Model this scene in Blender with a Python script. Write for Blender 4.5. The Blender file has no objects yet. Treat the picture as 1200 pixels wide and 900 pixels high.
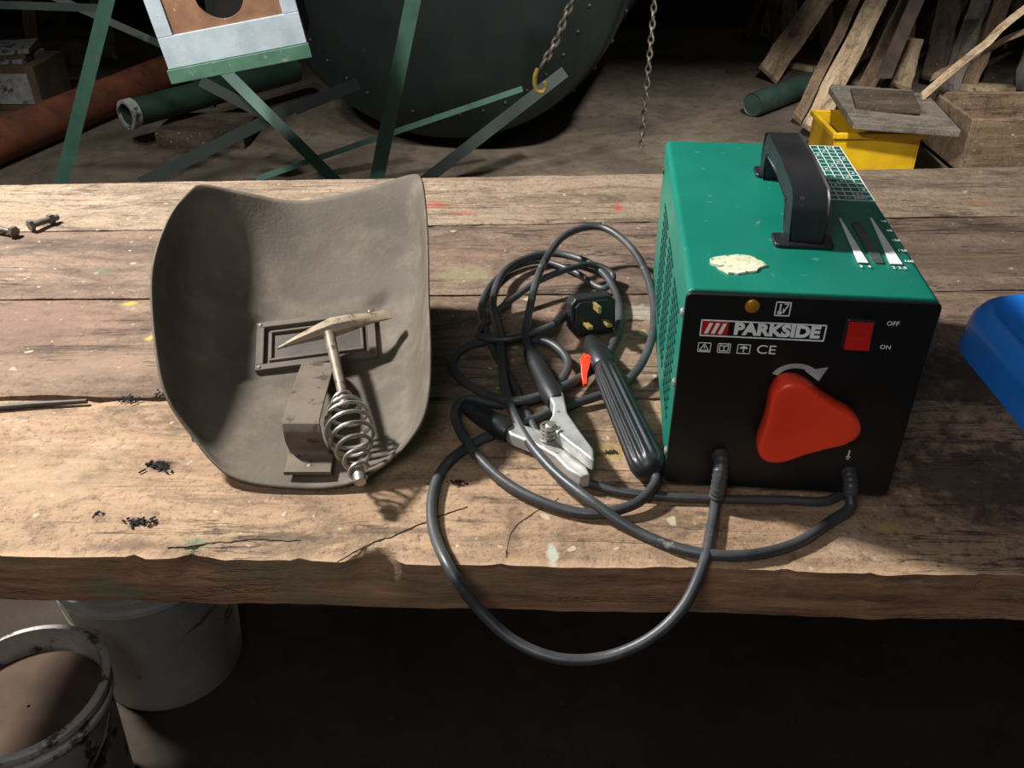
import bpy, math, random
from mathutils import Vector, Matrix, noise
random.seed(7)
S = bpy.context.scene
FP = 1050.0; PITCH = math.radians(33.2); H = 0.5
sp, cp = math.sin(PITCH), math.cos(PITCH)
FL = -0.85   # floor, relative to bench top

def P(u, v, z=0.0):
    a = (u-600)/FP; b = (v-450)/FP
    d = (H-z)/(sp+cp*b)
    return Vector((a*d, d*(cp-sp*b), z))
def PY(u, v, y):
    a = (u-600)/FP; b = (v-450)/FP
    d = y/(cp-sp*b)
    return Vector((a*d, y, H-d*(sp+cp*b)))

# ------------------------------------------------------------ materials
def lin(c):
    c = c/255.0
    return c/12.92 if c <= 0.04045 else ((c+0.055)/1.055)**2.4
def C(r, g, b): return (lin(r), lin(g), lin(b), 1.0)

def nmat(name):
    m = bpy.data.materials.new(name); m.use_nodes = True
    nt = m.node_tree
    return m, nt, nt.nodes['Principled BSDF']
def N(nt, t, **k):
    n = nt.nodes.new(t)
    for a, b in k.items(): setattr(n, a, b)
    return n
def mix(nt, fac, a, b, mode='MIX'):
    n = N(nt, 'ShaderNodeMix', data_type='RGBA', blend_type=mode)
    for i, x in ((0, fac), (6, a), (7, b)):
        if hasattr(x, 'links'): nt.links.new(x, n.inputs[i])
        else: n.inputs[i].default_value = x
    return n.outputs[2]
def math_(nt, op, a, b=0.0, c=None, clamp=False):
    n = N(nt, 'ShaderNodeMath', operation=op, use_clamp=clamp)
    for i, x in enumerate((a, b, c)):
        if x is None: continue
        if hasattr(x, 'links'): nt.links.new(x, n.inputs[i])
        else: n.inputs[i].default_value = x
    return n.outputs[0]
def coords(nt, scale=(1, 1, 1), loc=(0, 0, 0)):
    t = N(nt, 'ShaderNodeTexCoord'); mp = N(nt, 'ShaderNodeMapping')
    mp.inputs['Scale'].default_value = scale; mp.inputs['Location'].default_value = loc
    nt.links.new(t.outputs['Object'], mp.inputs[0]); return mp.outputs[0]
def nz(nt, vec, scale, detail=6, rough=.6, dist=0.0):
    n = N(nt, 'ShaderNodeTexNoise'); n.inputs['Scale'].default_value = scale
    n.inputs['Detail'].default_value = detail; n.inputs['Roughness'].default_value = rough
    n.inputs['Distortion'].default_value = dist
    nt.links.new(vec, n.inputs['Vector']); return n.outputs[0]
def ramp(nt, fac, stops):
    r = N(nt, 'ShaderNodeValToRGB'); e = r.color_ramp.elements
    while len(e) < len(stops): e.new(0.5)
    for i, (p, c) in enumerate(stops):
        e[i].position = p
        e[i].color = c if isinstance(c, tuple) else (c, c, c, 1)
    nt.links.new(fac, r.inputs[0]); return r.outputs[0]
def bump(nt, b, h, strength=.3, dist=.002):
    n = N(nt, 'ShaderNodeBump'); n.inputs['Strength'].default_value = strength
    n.inputs['Distance'].default_value = dist
    nt.links.new(h, n.inputs['Height']); nt.links.new(n.outputs[0], b.inputs['Normal'])

def plain(name, c1, c2=None, scale=12, rough=.5, metal=0., bmp=.15, bscale=90, lo=.35, hi=.65, c3=None, t3=.6, s3=30, bdist=.001, soft=.06):
    m, nt, b = nmat(name)
    v = coords(nt)
    c2 = c2 or c1
    col = mix(nt, ramp(nt, nz(nt, v, scale), [(lo, 0.), (hi, 1.)]), c1, c2)
    if c3: col = mix(nt, ramp(nt, nz(nt, v, s3, 8, .65), [(t3, 0.), (t3+soft, 1.)]), col, c3)
    nt.links.new(col, b.inputs['Base Color'])
    b.inputs['Roughness'].default_value = rough; b.inputs['Metallic'].default_value = metal
    if bmp: bump(nt, b, nz(nt, v, bscale, 8), bmp, bdist)
    return m

def wood(name, light, mid, dark, seed=0, blobs=(), grain=30., rough=.88, dirt=C(45, 36, 28), dirtamt=.55, crack=True, front=None, soft=0., bench=False):
    m, nt, b = nmat(name)
    v = coords(nt, (1.6, grain, grain), (seed*3.1, seed*1.7, seed))
    v2 = coords(nt, (1, 1, 1), (seed*2.3, seed, 0))
    v3 = coords(nt, (1, 2.2, 1), (seed*1.3, seed*4, 0))
    g = nz(nt, v, 1.6, 12, .76, .6)
    col = ramp(nt, g, [(.28-soft, dark), (.5, mid), (.72+soft, light)])
    big = nz(nt, v3, 4.5, 8, .74)
    col = mix(nt, ramp(nt, big, [(.45, 0.), (.66, .7)]), col, light)
    if bench:
        bw = nz(nt, coords(nt, (1, 1.8, 1), (seed*7, 2, 1)), 7, 12, .8, .6)
        col = mix(nt, ramp(nt, bw, [(.56, 0.), (.66, .5)]), col, C(206, 186, 158))
    d = nz(nt, v3, 6.5, 14, .78, 1.0)
    dm = ramp(nt, d, [(dirtamt-.05, 0.), (dirtamt+.03, .4), (dirtamt+.14, .85)])
    col = mix(nt, dm, col, dirt)
    fine = nz(nt, v2, 110, 8, .75)
    col = mix(nt, ramp(nt, fine, [(.37, .55), (.48, 0.)]), col, dirt)
    col = mix(nt, ramp(nt, nz(nt, v2, 260, 3, .6), [(.58, 0.), (.67, .4)]), col, C(44, 34, 27))
    col = mix(nt, ramp(nt, nz(nt, v2, 75, 3, .5), [(.68, 0.), (.72, .65)]), col, C(206, 196, 174))
    if bench: col = mix(nt, ramp(nt, nz(nt, v2, 28, 2, .5), [(.72, 0.), (.735, .7)]), col, C(196, 186, 150))
    if crack:
        vc = coords(nt, (1.1, 15, 15), (seed*5, seed, 2))
        cr = nz(nt, vc, 1.4, 6, .66, .5)
        crf = math_(nt, 'ABSOLUTE', math_(nt, 'SUBTRACT', cr, .5))
        crm = ramp(nt, crf, [(0., 1.), (.010, 0.)])
        gate = ramp(nt, nz(nt, v2, 4, 3), [(.45, 0.), (.55, .8)])
        crm = math_(nt, 'MULTIPLY', crm, gate)
        col = mix(nt, crm, col, C(28, 22, 17))
    tc = N(nt, 'ShaderNodeTexCoord').outputs['Object']
    wob = nz(nt, v2, 45, 5, .7)
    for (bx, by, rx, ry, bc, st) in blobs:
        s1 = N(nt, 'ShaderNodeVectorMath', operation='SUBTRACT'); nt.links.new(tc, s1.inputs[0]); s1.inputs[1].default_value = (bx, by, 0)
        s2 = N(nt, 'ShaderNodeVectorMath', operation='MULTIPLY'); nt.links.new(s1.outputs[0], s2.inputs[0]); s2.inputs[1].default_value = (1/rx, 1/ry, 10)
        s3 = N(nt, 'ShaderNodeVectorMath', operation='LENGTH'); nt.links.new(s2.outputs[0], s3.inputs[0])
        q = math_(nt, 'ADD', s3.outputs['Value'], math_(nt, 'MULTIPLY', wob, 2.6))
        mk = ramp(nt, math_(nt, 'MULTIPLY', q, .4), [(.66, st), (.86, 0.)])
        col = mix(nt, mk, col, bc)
    if front:
        so = N(nt, 'ShaderNodeSeparateXYZ'); nt.links.new(tc, so.inputs[0])
        ed = math_(nt, 'SUBTRACT', math_(nt, 'ADD', so.outputs['Y'], math_(nt, 'MULTIPLY', so.outputs['X'], .028)), .507)
        ed = math_(nt, 'ADD', ed, math_(nt, 'MULTIPLY', wob, -.02))
        col = mix(nt, ramp(nt, math_(nt, 'ADD', math_(nt, 'MULTIPLY', ed, 20.), .5), [(.3, .6), (.5, 0.)]), col, C(200, 166, 132))
        sx = N(nt, 'ShaderNodeSeparateXYZ')
        ge = N(nt, 'ShaderNodeNewGeometry'); nt.links.new(ge.outputs['Normal'], sx.inputs[0])
        fm = ramp(nt, math_(nt, 'MULTIPLY', sx.outputs['Y'], -1.), [(.5, 0.), (.75, .92)])
        vf = coords(nt, (1.5, 1, 16), (0, 0, 0))
        fc = ramp(nt, nz(nt, vf, 5, 12, .78), [(.36, C(74, 50, 38)), (.48, C(140, 94, 70)), (.58, C(168, 122, 92)), (.70, C(184, 152, 120))])
        gl = ramp(nt, nz(nt, coords(nt, (1, 1, 2), (4, 0, 0)), 7, 8, .75), [(.46, 0.), (.56, .8)])
        lft = ramp(nt, math_(nt, 'ADD', so.outputs['X'], .5), [(.1, 1.), (.62, .15)])
        fc = mix(nt, math_(nt, 'MULTIPLY', gl, lft), fc, C(98, 114, 82))
        col = mix(nt, fm, col, fc)
    nt.links.new(col, b.inputs['Base Color'])
    b.inputs['Roughness'].default_value = rough
    hh = math_(nt, 'ADD', g, math_(nt, 'MULTIPLY', fine, .8))
    if bench: hh = math_(nt, 'ADD', hh, math_(nt, 'MULTIPLY', nz(nt, v2, 35, 8, .7), .8))
    if crack: hh = math_(nt, 'SUBTRACT', hh, math_(nt, 'MULTIPLY', crm, 1.5))
    bump(nt, b, hh, .6, .003)
    return m

# ------------------------------------------------------------ geometry helper
class G:
    def __init__(s): s.v = []; s.f = []; s.m = []
    def add(s, vs, fs, m=0, M=None):
        o = len(s.v)
        for p in vs:
            p = Vector(p)
            s.v.append(M @ p if M is not None else p)
        for f in fs: s.f.append([i+o for i in f]); s.m.append(m)
    def box(s, c, sz, M=None, m=0, taper=None):
        x, y, z = (k/2 for k in sz); c = Vector(c)
        vs = [c+Vector((sx*x, sy*y, sz_*z)) for sx in (-1, 1) for sy in (-1, 1) for sz_ in (-1, 1)]
        s.add(vs, [(0, 1, 3, 2), (4, 6, 7, 5), (0, 4, 5, 1), (2, 3, 7, 6), (0, 2, 6, 4), (1, 5, 7, 3)], m, M)
    def prism(s, poly, z0, z1, M=None, m=0):
        n = len(poly)
        vs = [(x, y, z0) for x, y in poly]+[(x, y, z1) for x, y in poly]
        fs = [list(range(n))[::-1], list(range(n, 2*n))]+[(i, (i+1) % n, n+(i+1) % n, n+i) for i in range(n)]
        s.add(vs, fs, m, M)
    def line(s, a, b, t, z0, z1, M=None):
        a = Vector(a); b = Vector(b); d = (b-a).normalized(); n = Vector((-d.y, d.x))*t/2
        s.prism([tuple(a+n), tuple(a-n), tuple(b-n), tuple(b+n)], z0, z1, M)
    def lathe(s, prof, n=24, M=None, m=0, fn=None, cap=True):
        vs = []; fs = []
        for (r, z) in prof:
            for i in range(n):
                a = 2*math.pi*i/n; rr = r*(fn(a, z) if fn else 1)
                vs.append((rr*math.cos(a), rr*math.sin(a), z))
        for k in range(len(prof)-1):
            for i in range(n):
                j = (i+1) % n
                fs.append((k*n+i, k*n+j, (k+1)*n+j, (k+1)*n+i))
        if cap:
            fs.append(list(range(n))[::-1]); fs.append([(len(prof)-1)*n+i for i in range(n)])
        s.add(vs, fs, m, M)
    def tube(s, pts, r, n=10, m=0, closed=False, M=None):
        pts = [Vector(p) for p in pts]; L = len(pts)
        rr = r if isinstance(r, (list, tuple)) else [r]*L
        tan = []
        for i in range(L):
            if closed: t = pts[(i+1) % L]-pts[i-1]
            else: t = pts[min(i+1, L-1)]-pts[max(i-1, 0)]
            tan.append(t.normalized() if t.length > 1e-9 else Vector((0, 0, 1)))
        up = Vector((0, 0, 1)) if abs(tan[0].z) < .9 else Vector((1, 0, 0))
        nrm = (up-tan[0]*up.dot(tan[0])).normalized()
        vs = []
        for i in range(L):
            nrm = (nrm-tan[i]*nrm.dot(tan[i])).normalized()
            bi = tan[i].cross(nrm)
            for k in range(n):
                a = 2*math.pi*k/n
                vs.append(pts[i]+(nrm*math.cos(a)+bi*math.sin(a))*rr[i])
        fs = []
        for i in range(L if closed else L-1):
            i2 = (i+1) % L
            for k in range(n):
                k2 = (k+1) % n
                fs.append((i*n+k, i*n+k2, i2*n+k2, i2*n+k))
        if not closed:
            fs.append(list(range(n))[::-1]); fs.append([(L-1)*n+k for k in range(n)])
        s.add(vs, fs, m, M)
    def text(s, txt, size, M, m=0, bold=0., ext=.00015, sx=1.):
        cu = bpy.data.curves.new('t', 'FONT'); cu.body = txt; cu.size = size; cu.extrude = ext; cu.offset = bold
        cu.align_x = 'CENTER'; cu.align_y = 'CENTER'; cu.resolution_u = 3
        ob = bpy.data.objects.new('t', cu); S.collection.objects.link(ob)
        dg = bpy.context.evaluated_depsgraph_get(); dg.update()
        me = ob.evaluated_get(dg).to_mesh()
        vs = [Vector((v.co.x*sx, v.co.y, v.co.z)) for v in me.vertices]; fs = [list(p.vertices) for p in me.polygons]
        s.add(vs, fs, m, M)
        ob.evaluated_get(dg).to_mesh_clear()
        bpy.data.objects.remove(ob); bpy.data.curves.remove(cu)
    def obj(s, name, mats, parent=None, origin=None, smooth=True, bevel=0, ang=35, keep=True, label=None, category=None, bseg=2):
        me = bpy.data.meshes.new(name)
        o = Vector(origin) if origin is not None else Vector((0, 0, 0))
        me.from_pydata([tuple(p-o) for p in s.v], [], s.f)
        for mt in (mats if isinstance(mats, (list, tuple)) else [mats]): me.materials.append(mt)
        me.polygons.foreach_set('material_index', s.m)
        if smooth:
            me.polygons.foreach_set('use_smooth', [True]*len(me.polygons))
            me.set_sharp_from_angle(angle=math.radians(ang))
        me.update()
        ob = bpy.data.objects.new(name, me); S.collection.objects.link(ob)
        ob.location = o
        if parent is not None:
            ob.parent = parent
            if keep: ob.matrix_parent_inverse = wm(parent).inverted()
        if bevel:
            b = ob.modifiers.new('b', 'BEVEL'); b.width = bevel; b.segments = bseg; b.limit_method = 'ANGLE'; b.angle_limit = math.radians(40)
        if label: ob['label'] = label
        if category: ob['category'] = category
        return ob
def wm(o):
    M = o.matrix_basis.copy()
    if o.parent: return wm(o.parent) @ o.matrix_parent_inverse @ M
    return M
def thing(name, label, category, loc=(0, 0, 0), rz=0., group=None):
    e = bpy.data.objects.new(name, None); S.collection.objects.link(e)
    e.empty_display_size = .05; e.location = loc; e.rotation_euler = (0, 0, rz)
    e['label'] = label; e['category'] = category
    if group: e['group'] = group
    return e
def crs(pts, n=8):
    pts = [Vector(p) for p in pts]; out = []
    q = [pts[0]*2-pts[1]]+pts+[pts[-1]*2-pts[-2]]
    for i in range(1, len(q)-2):
        for k in range(n):
            t = k/n
            out.append(.5*((2*q[i])+(-q[i-1]+q[i+1])*t+(2*q[i-1]-5*q[i]+4*q[i+1]-q[i+2])*t*t+(-q[i-1]+3*q[i]-3*q[i+1]+q[i+2])*t**3))
    out.append(pts[-1]); return out
def frame(p, xdir, nrm):
    n = Vector(nrm).normalized(); x = Vector(xdir); x = (x-n*x.dot(n)).normalized(); y = n.cross(x)
    M = Matrix((x, y, n)).transposed().to_4x4(); M.translation = p; return M
def along(p1, p2, upref=(0, 0, 1)):   # Z axis along p1->p2, origin p1
    z = (Vector(p2)-Vector(p1)).normalized(); r = Vector(upref)
    if abs(z.dot(r)) > .98: r = Vector((1, 0, 0))
    x = r.cross(z).normalized(); y = z.cross(x)
    M = Matrix((x, y, z)).transposed().to_4x4(); M.translation = Vector(p1); return M
def rrect(x0, y0, x1, y1, r, n=5):
    out = []
    for cx, cy, a0 in ((x1-r, y1-r, 0), (x0+r, y1-r, 90), (x0+r, y0+r, 180), (x1-r, y0+r, 270)):
        for k in range(n+1):
            a = math.radians(a0+90*k/n); out.append((cx+r*math.cos(a), cy+r*math.sin(a)))
    return out

# ------------------------------------------------------------ materials list
m_green = plain('green_enamel', C(10, 108, 90), C(20, 122, 102), 6, .38, 0, .03, 200, c3=C(78, 130, 112), t3=.63, s3=70, soft=.06)
m_black = plain('black_panel', C(12, 13, 13), C(20, 21, 21), 10, .42, 0, .05, 300, c3=C(60, 55, 48), t3=.70, s3=90)
m_plastic = plain('black_plastic', C(24, 25, 27), C(40, 41, 43), 20, .42, 0, .15, 250, c3=C(90, 86, 80), t3=.66, s3=70)
m_rubber = plain('cable_rubber', C(46, 48, 50), C(74, 75, 76), 18, .42, 0, .2, 200, c3=C(126, 119, 107), t3=.64, s3=60)
m_red = plain('red_plastic', C(248, 72, 38), C(238, 58, 32), 10, .38, 0, .04, 200, c3=C(250, 110, 84), t3=.70, s3=60)
m_dred = plain('switch_red', C(184, 28, 20), C(200, 34, 25), 10, .3, 0, 0)
m_white = plain('white_print', C(240, 242, 240), C(220, 223, 220), 40, .6, 0, 0)
m_sticker = plain('sticker_paper', C(222, 218, 188), C(188, 190, 152), 60, .8, 0, .2, 200, c3=C(110, 130, 105), t3=.56, s3=150)
m_amber = plain('amber_lens', C(170, 120, 24), C(140, 95, 18), 50, .25, 0, 0)
m_steel = plain('steel', C(182, 177, 166), C(134, 127, 118), 30, .42, .7, .15, 200, c3=C(100, 86, 70), t3=.58, s3=50)
m_clamp = plain('zinc', C(205, 205, 200), C(155, 155, 150), 35, .42, .5, .2, 150, c3=C(85, 80, 72), t3=.60, s3=60)
m_hammer = plain('dusty_steel', C(172, 153, 128), C(138, 121, 100), 40, .6, .25, .35, 150, c3=C(88, 75, 60), t3=.57, s3=80)
m_shaft = plain('dusty_shaft', C(142, 131, 115), C(108, 97, 84), 40, .5, .45, .3, 150, c3=C(84, 66, 52), t3=.54, s3=80)
m_brass = plain('brass', C(220, 200, 128), C(180, 158, 88), 50, .35, .6, 0)
m_shield = plain('vulcanised_fibre', C(80, 71, 60), C(100, 90, 77), 6, .82, 0, .5, 180, c3=C(122, 110, 94), t3=.48, s3=22, soft=.35)
m_shand = plain('shield_handle_fibre', C(86, 74, 61), C(108, 94, 78), 25, .7, 0, .3, 150, c3=C(60, 49, 40), t3=.56, s3=60)
m_sframe = plain('window_frame_fibre', C(80, 71, 60), C(98, 88, 74), 20, .75, 0, .3, 150)
m_lens = plain('welding_glass', C(54, 46, 38), C(72, 62, 52), 30, .5, 0, .1, 100)
m_slot = plain('vent_shadow', C(12, 58, 50), C(8, 46, 40), 20, .6, 0, 0)
m_blue = plain('blue_plastic', C(40, 140, 252), C(48, 148, 254), 8, .34, 0, .08, 60, c3=C(150, 190, 230), t3=.70, s3=60)
m_bucket = plain('white_plastic_dirty', C(232, 230, 225), C(200, 198, 191), 9, .6, 0, .2, 60, c3=C(92, 87, 81), t3=.60, s3=11)
m_bucket2 = plain('grimy_white_plastic', C(204, 200, 192), C(160, 155, 147), 9, .65, 0, .4, 60, c3=C(86, 72, 59), t3=.54, s3=22)
m_paint = plain('dried_content', C(92, 70, 54), C(66, 51, 40), 10, .9, 0, .5, 40)
m_rust = plain('rust_pipe', C(128, 74, 48), C(92, 56, 40), 9, .7, .1, .3, 50, c3=C(56, 38, 30), t3=.62, s3=18)
m_tank = plain('dark_green_tank', C(20, 30, 27), C(12, 19, 17), 4, .5, .1, .2, 20, c3=C(40, 42, 37), t3=.64, s3=9)
m_strut = plain('green_strut', C(62, 100, 86), C(46, 80, 67), 8, .55, .1, .2, 60, c3=C(96, 90, 74), t3=.64, s3=25)
m_dstrut = plain('dark_strut', C(26, 42, 36), C(18, 28, 25), 8, .6, .1, .2, 60, c3=C(50, 46, 39), t3=.66, s3=25)
m_gpipe = plain('green_pipe', C(46, 68, 59), C(32, 50, 43), 8, .5, 0, .2, 60)
m_palebox = plain('pale_painted_wood', C(190, 202, 208), C(164, 176, 182), 12, .75, 0, .3, 50, c3=C(140, 130, 115), t3=.64, s3=25)
m_ply = plain('brown_board', C(160, 118, 88), C(126, 90, 66), 14, .8, 0, .3, 50, c3=C(190, 170, 150), t3=.62, s3=30)
m_boxgreen = plain('green_painted_board', C(86, 128, 104), C(70, 108, 88), 14, .7, 0, .3, 50, c3=C(140, 144, 130), t3=.6, s3=30)
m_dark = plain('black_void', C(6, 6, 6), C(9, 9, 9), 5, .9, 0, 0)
m_yellow = plain('yellow_plastic', C(224, 180, 24), C(200, 155, 22), 8, .5, 0, .1, 60, c3=C(120, 95, 40), t3=.66, s3=30)
m_yhook = plain('yellow_hook', C(170, 145, 55), C(120, 100, 50), 20, .5, .2, .1, 60)
m_chain = plain('chain_steel', C(130, 126, 116), C(80, 72, 62), 30, .5, .6, .1, 60)
m_rod = plain('dark_rod', C(84, 78, 70), C(52, 46, 40), 30, .6, .3, .1, 60)
m_card = plain('cardboard', C(100, 84, 66), C(80, 66, 52), 10, .9, 0, .2, 40)
m_paper = plain('paper', C(170, 170, 166), C(130, 130, 128), 25, .8, 0, .1, 40, c3=C(60, 60, 62), t3=.55, s3=20)
m_char = plain('charred', C(14, 12, 11), C(30, 26, 22), 60, .95, 0, .5, 200)
m_crack = plain('crack_shadow', C(70, 54, 42), C(44, 34, 27), 60, .95, 0, 0)
m_leather = plain('old_leather', C(70, 54, 44), C(48, 38, 32), 12, .8, 0, .3, 50)
m_sack = plain('grey_sheeting', C(120, 116, 106), C(84, 82, 76), 6, .85, 0, .4, 30)
m_arrow = plain('grey_print', C(185, 187, 184), C(150, 152, 150), 60, .6, 0, 0)
m_gauge = plain('gauge_strip', C(94, 106, 102), C(50, 62, 60), 30, .4, 0, 0)
m_wood_l = wood('timber_light', C(206, 184, 152), C(176, 150, 118), C(112, 90, 66), 3, grain=22)
m_wood_m = wood('timber_mid', C(156, 131, 104), C(124, 101, 78), C(78, 61, 48), 5, grain=22)
m_wood_d = wood('timber_dark', C(102, 86, 68), C(74, 61, 49), C(42, 35, 29), 6, grain=22)
m_wood_g = wood('timber_grey', C(142, 132, 118), C(108, 99, 88), C(66, 59, 52), 8, grain=22)

# ------------------------------------------------------------ room
def floor_mat():
    m, nt, b = nmat('dirt_concrete')
    v = coords(nt)
    col = ramp(nt, nz(nt, v, 1.6, 10, .7, .4), [(.3, C(60, 52, 43)), (.5, C(98, 86, 72)), (.7, C(128, 115, 97))])
    col = mix(nt, ramp(nt, nz(nt, v, 14, 8, .7), [(.5, 0.), (.68, .7)]), col, C(58, 49, 40))
    col = mix(nt, ramp(nt, nz(nt, v, 60, 4, .6), [(.66, 0.), (.7, .5)]), col, C(145, 134, 114))
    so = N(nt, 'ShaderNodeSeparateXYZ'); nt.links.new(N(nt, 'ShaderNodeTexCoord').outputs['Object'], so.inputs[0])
    bench_shade = ramp(nt, math_(nt, 'ADD', so.outputs['Y'], .8), [(.0, .7), (.35, 0.)])   # shade beneath the bench, painted into the floor colour
    col = mix(nt, bench_shade, col, C(40, 29, 20))
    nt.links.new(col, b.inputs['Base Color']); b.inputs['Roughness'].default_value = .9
    bump(nt, b, nz(nt, v, 18, 10, .7), .5, .02); return m
def wall_mat():
    m, nt, b = nmat('sooty_stone')
    v = coords(nt)
    vo = N(nt, 'ShaderNodeTexVoronoi', feature='DISTANCE_TO_EDGE'); vo.inputs['Scale'].default_value = 3.2
    nt.links.new(v, vo.inputs['Vector'])
    col = mix(nt, ramp(nt, vo.outputs[0], [(0., 1.), (.06, 0.)]), C(36, 33, 30), C(22, 20, 18))
    col = mix(nt, ramp(nt, nz(nt, v, 5, 8, .7), [(.45, 0.), (.7, .6)]), col, C(52, 46, 39))
    nt.links.new(col, b.inputs['Base Color']); b.inputs['Roughness'].default_value = .95
    bump(nt, b, vo.outputs[0], .6, .03); return m
mw = wall_mat()
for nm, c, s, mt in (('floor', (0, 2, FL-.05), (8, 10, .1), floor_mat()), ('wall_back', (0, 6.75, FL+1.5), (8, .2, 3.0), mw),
                     ('wall_left', (-4.1, 2, FL+1.5), (.2, 10, 3.0), mw), ('wall_right', (4.1, 2, FL+1.5), (.2, 10, 3.0), mw),
                     ('trim_1', (0, 3.05, 1.3), (8, .5, .16), m_wood_d)):
    g = G(); g.box((0, 0, 0), s); o = g.obj(nm, mt, origin=(0, 0, 0), smooth=False); o.location = c; o['kind'] = 'structure'

# ------------------------------------------------------------ workbench
blobs = []
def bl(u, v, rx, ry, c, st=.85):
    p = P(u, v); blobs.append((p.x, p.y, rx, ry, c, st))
bl(512, 240, .030, .016, C(180, 80, 62), .6); bl(545, 249, .028, .010, C(180, 90, 70), .45)
bl(725, 243, .011, .022, C(196, 66, 50), .8); bl(1150, 238, .03, .012, C(190, 110, 80), .4)
bl(548, 322, .050, .035, C(140, 134, 100), .6); bl(118, 318, .020, .010, C(80, 112, 80), .55)
bl(180, 328, .018, .012, C(90, 120, 92), .5); bl(150, 355, .012, .01, C(200, 180, 60), .7)
bl(176, 396, .007, .01, C(205, 180, 50), .8); bl(30, 380, .14, .08, C(130, 100, 88), .6)
bl(120, 430, .14, .05, C(148, 122, 102), .5); bl(745, 365, .05, .03, C(172, 160, 144), .7)
bl(590, 250, .05, .02, C(160, 145, 120), .5); bl(648, 655, .005, .024, C(190, 195, 180), .8)
bl(720, 530, .02, .02, C(160, 140, 60), .5); bl(330, 630, .06, .008, C(70, 56, 44), .6)
bl(230, 636, .014, .012, C(80, 120, 85), .5)
bl(190, 545, .02, .012, C(20, 17, 15), .9); bl(165, 612, .016, .01, C(24, 20, 17), .85)
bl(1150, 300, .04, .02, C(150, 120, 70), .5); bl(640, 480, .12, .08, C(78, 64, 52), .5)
bl(1040, 620, .02, .012, C(170, 150, 60), .6); bl(70, 560, .1, .05, C(184, 156, 124), .5)
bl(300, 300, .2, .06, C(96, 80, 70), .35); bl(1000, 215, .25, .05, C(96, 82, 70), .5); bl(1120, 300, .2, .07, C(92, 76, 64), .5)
bl(90, 290, .12, .02, C(70, 58, 50), .5); bl(600, 620, .012, .03, C(80, 62, 48), .5); bl(150, 640, .05, .014, C(90, 72, 56), .5)
bl(470, 622, .07, .006, C(74, 58, 46), .6)
bl(1150, 560, .14, .09, C(54, 40, 34), .8); bl(1150, 440, .12, .10, C(50, 39, 34), .75)  # welder's shadow on the right, deepened by dark blobs in the wood colour
bench = thing('workbench', 'heavy old timber workbench with worn paint-spattered planks', 'workbench', (0, .93, FL))
pal = [((176, 154, 128), (148, 126, 103), (104, 87, 71)),
       ((152, 127, 106), (124, 101, 84), (84, 68, 57)),
       ((158, 131, 107), (129, 104, 84), (86, 69, 56)),
       ((192, 160, 126), (160, 129, 100), (108, 84, 64))]
planks = [((1.178, .04), (1.367, .05)), ((.963, .02), (1.1755, .04)), ((.742, 0.), (.9600, .02)), ((.507, -.028), (.7365, 0.))]
x0, x1 = -.90, 1.5
for i, ((ya, ka), (yb, kb)) in enumerate(planks):
    nt_ = 14; th = .05
    g = G(); nx = 420
    ring = []
    for k in range(nt_+1): ring.append((k/nt_, 0.))
    ring += [(1., -.015), (1., -.035), (1., -th), (.5, -th), (0., -th), (0., -.036), (0., -.024), (0., -.012)]
    R = len(ring); vs = []
    for a in range(nx+1):
        x = x0+(x1-x0)*a/nx
        f = ya+ka*x; bk = yb+kb*x
        am = 1. if i == 3 else .55
        nf = noise.noise(Vector((x*9, i*7.3, 1)))*.0030*am+noise.noise(Vector((x*40, i*7.3, 5)))*.0018*am
        amp = 1.15 if i == 3 else .35
        chip = (max(0, noise.noise(Vector((x*14, i*3.3, 9)))-.25)*.03+max(0, noise.noise(Vector((x*45, i*3.3, 2)))-.2)*.014)*amp
        for (t, z) in ring:
            y = f+(bk-f)*t
            if t == 0.: y += nf+(chip if z > -.013 else chip*.4 if z > -.03 else 0)
            if t == 1.: y += noise.noise(Vector((x*11, i*9.1, 3)))*.0015-max(0, noise.noise(Vector((x*30, i*5.1, 7)))-.25)*.010
            zz = z
            if z == 0.:
                zz += noise.noise(Vector((x*3, y*14, i)))*.0010
                if t == 0. or t == 1.: zz -= .0015+chip*.25
            vs.append((x, y, zz))
    fs = []
    for a in range(nx):
        for k in range(R):
            k2 = (k+1) % R
            fs.append((a*R+k, (a+1)*R+k, (a+1)*R+k2, a*R+k2))
    fs.append(list(range(R))); fs.append([nx*R+k for k in range(R)][::-1])
    g.add(vs, fs)
    l, md, dk = (C(*c) for c in pal[i])
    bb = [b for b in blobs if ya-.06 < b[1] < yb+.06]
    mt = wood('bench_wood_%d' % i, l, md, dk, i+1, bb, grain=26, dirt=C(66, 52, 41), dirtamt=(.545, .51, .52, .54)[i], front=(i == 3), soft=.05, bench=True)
    g.obj('plank', mt, bench, ang=50)
for (x, y) in ((-.845, .60), (1.35, .56), (-.845, 1.29), (1.35, 1.3)):
    g = G(); g.box((x, y, (FL-.05)/2), (.08, .08, -FL-.05)); g.obj('leg', m_wood_d, bench, smooth=False, bevel=.004)
for y in (.72, 1.2):
    g = G(); g.box((.3, y, -.0805), (2.3, .05, .06)); g.obj('rail', m_wood_d, bench, smooth=False)
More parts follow.
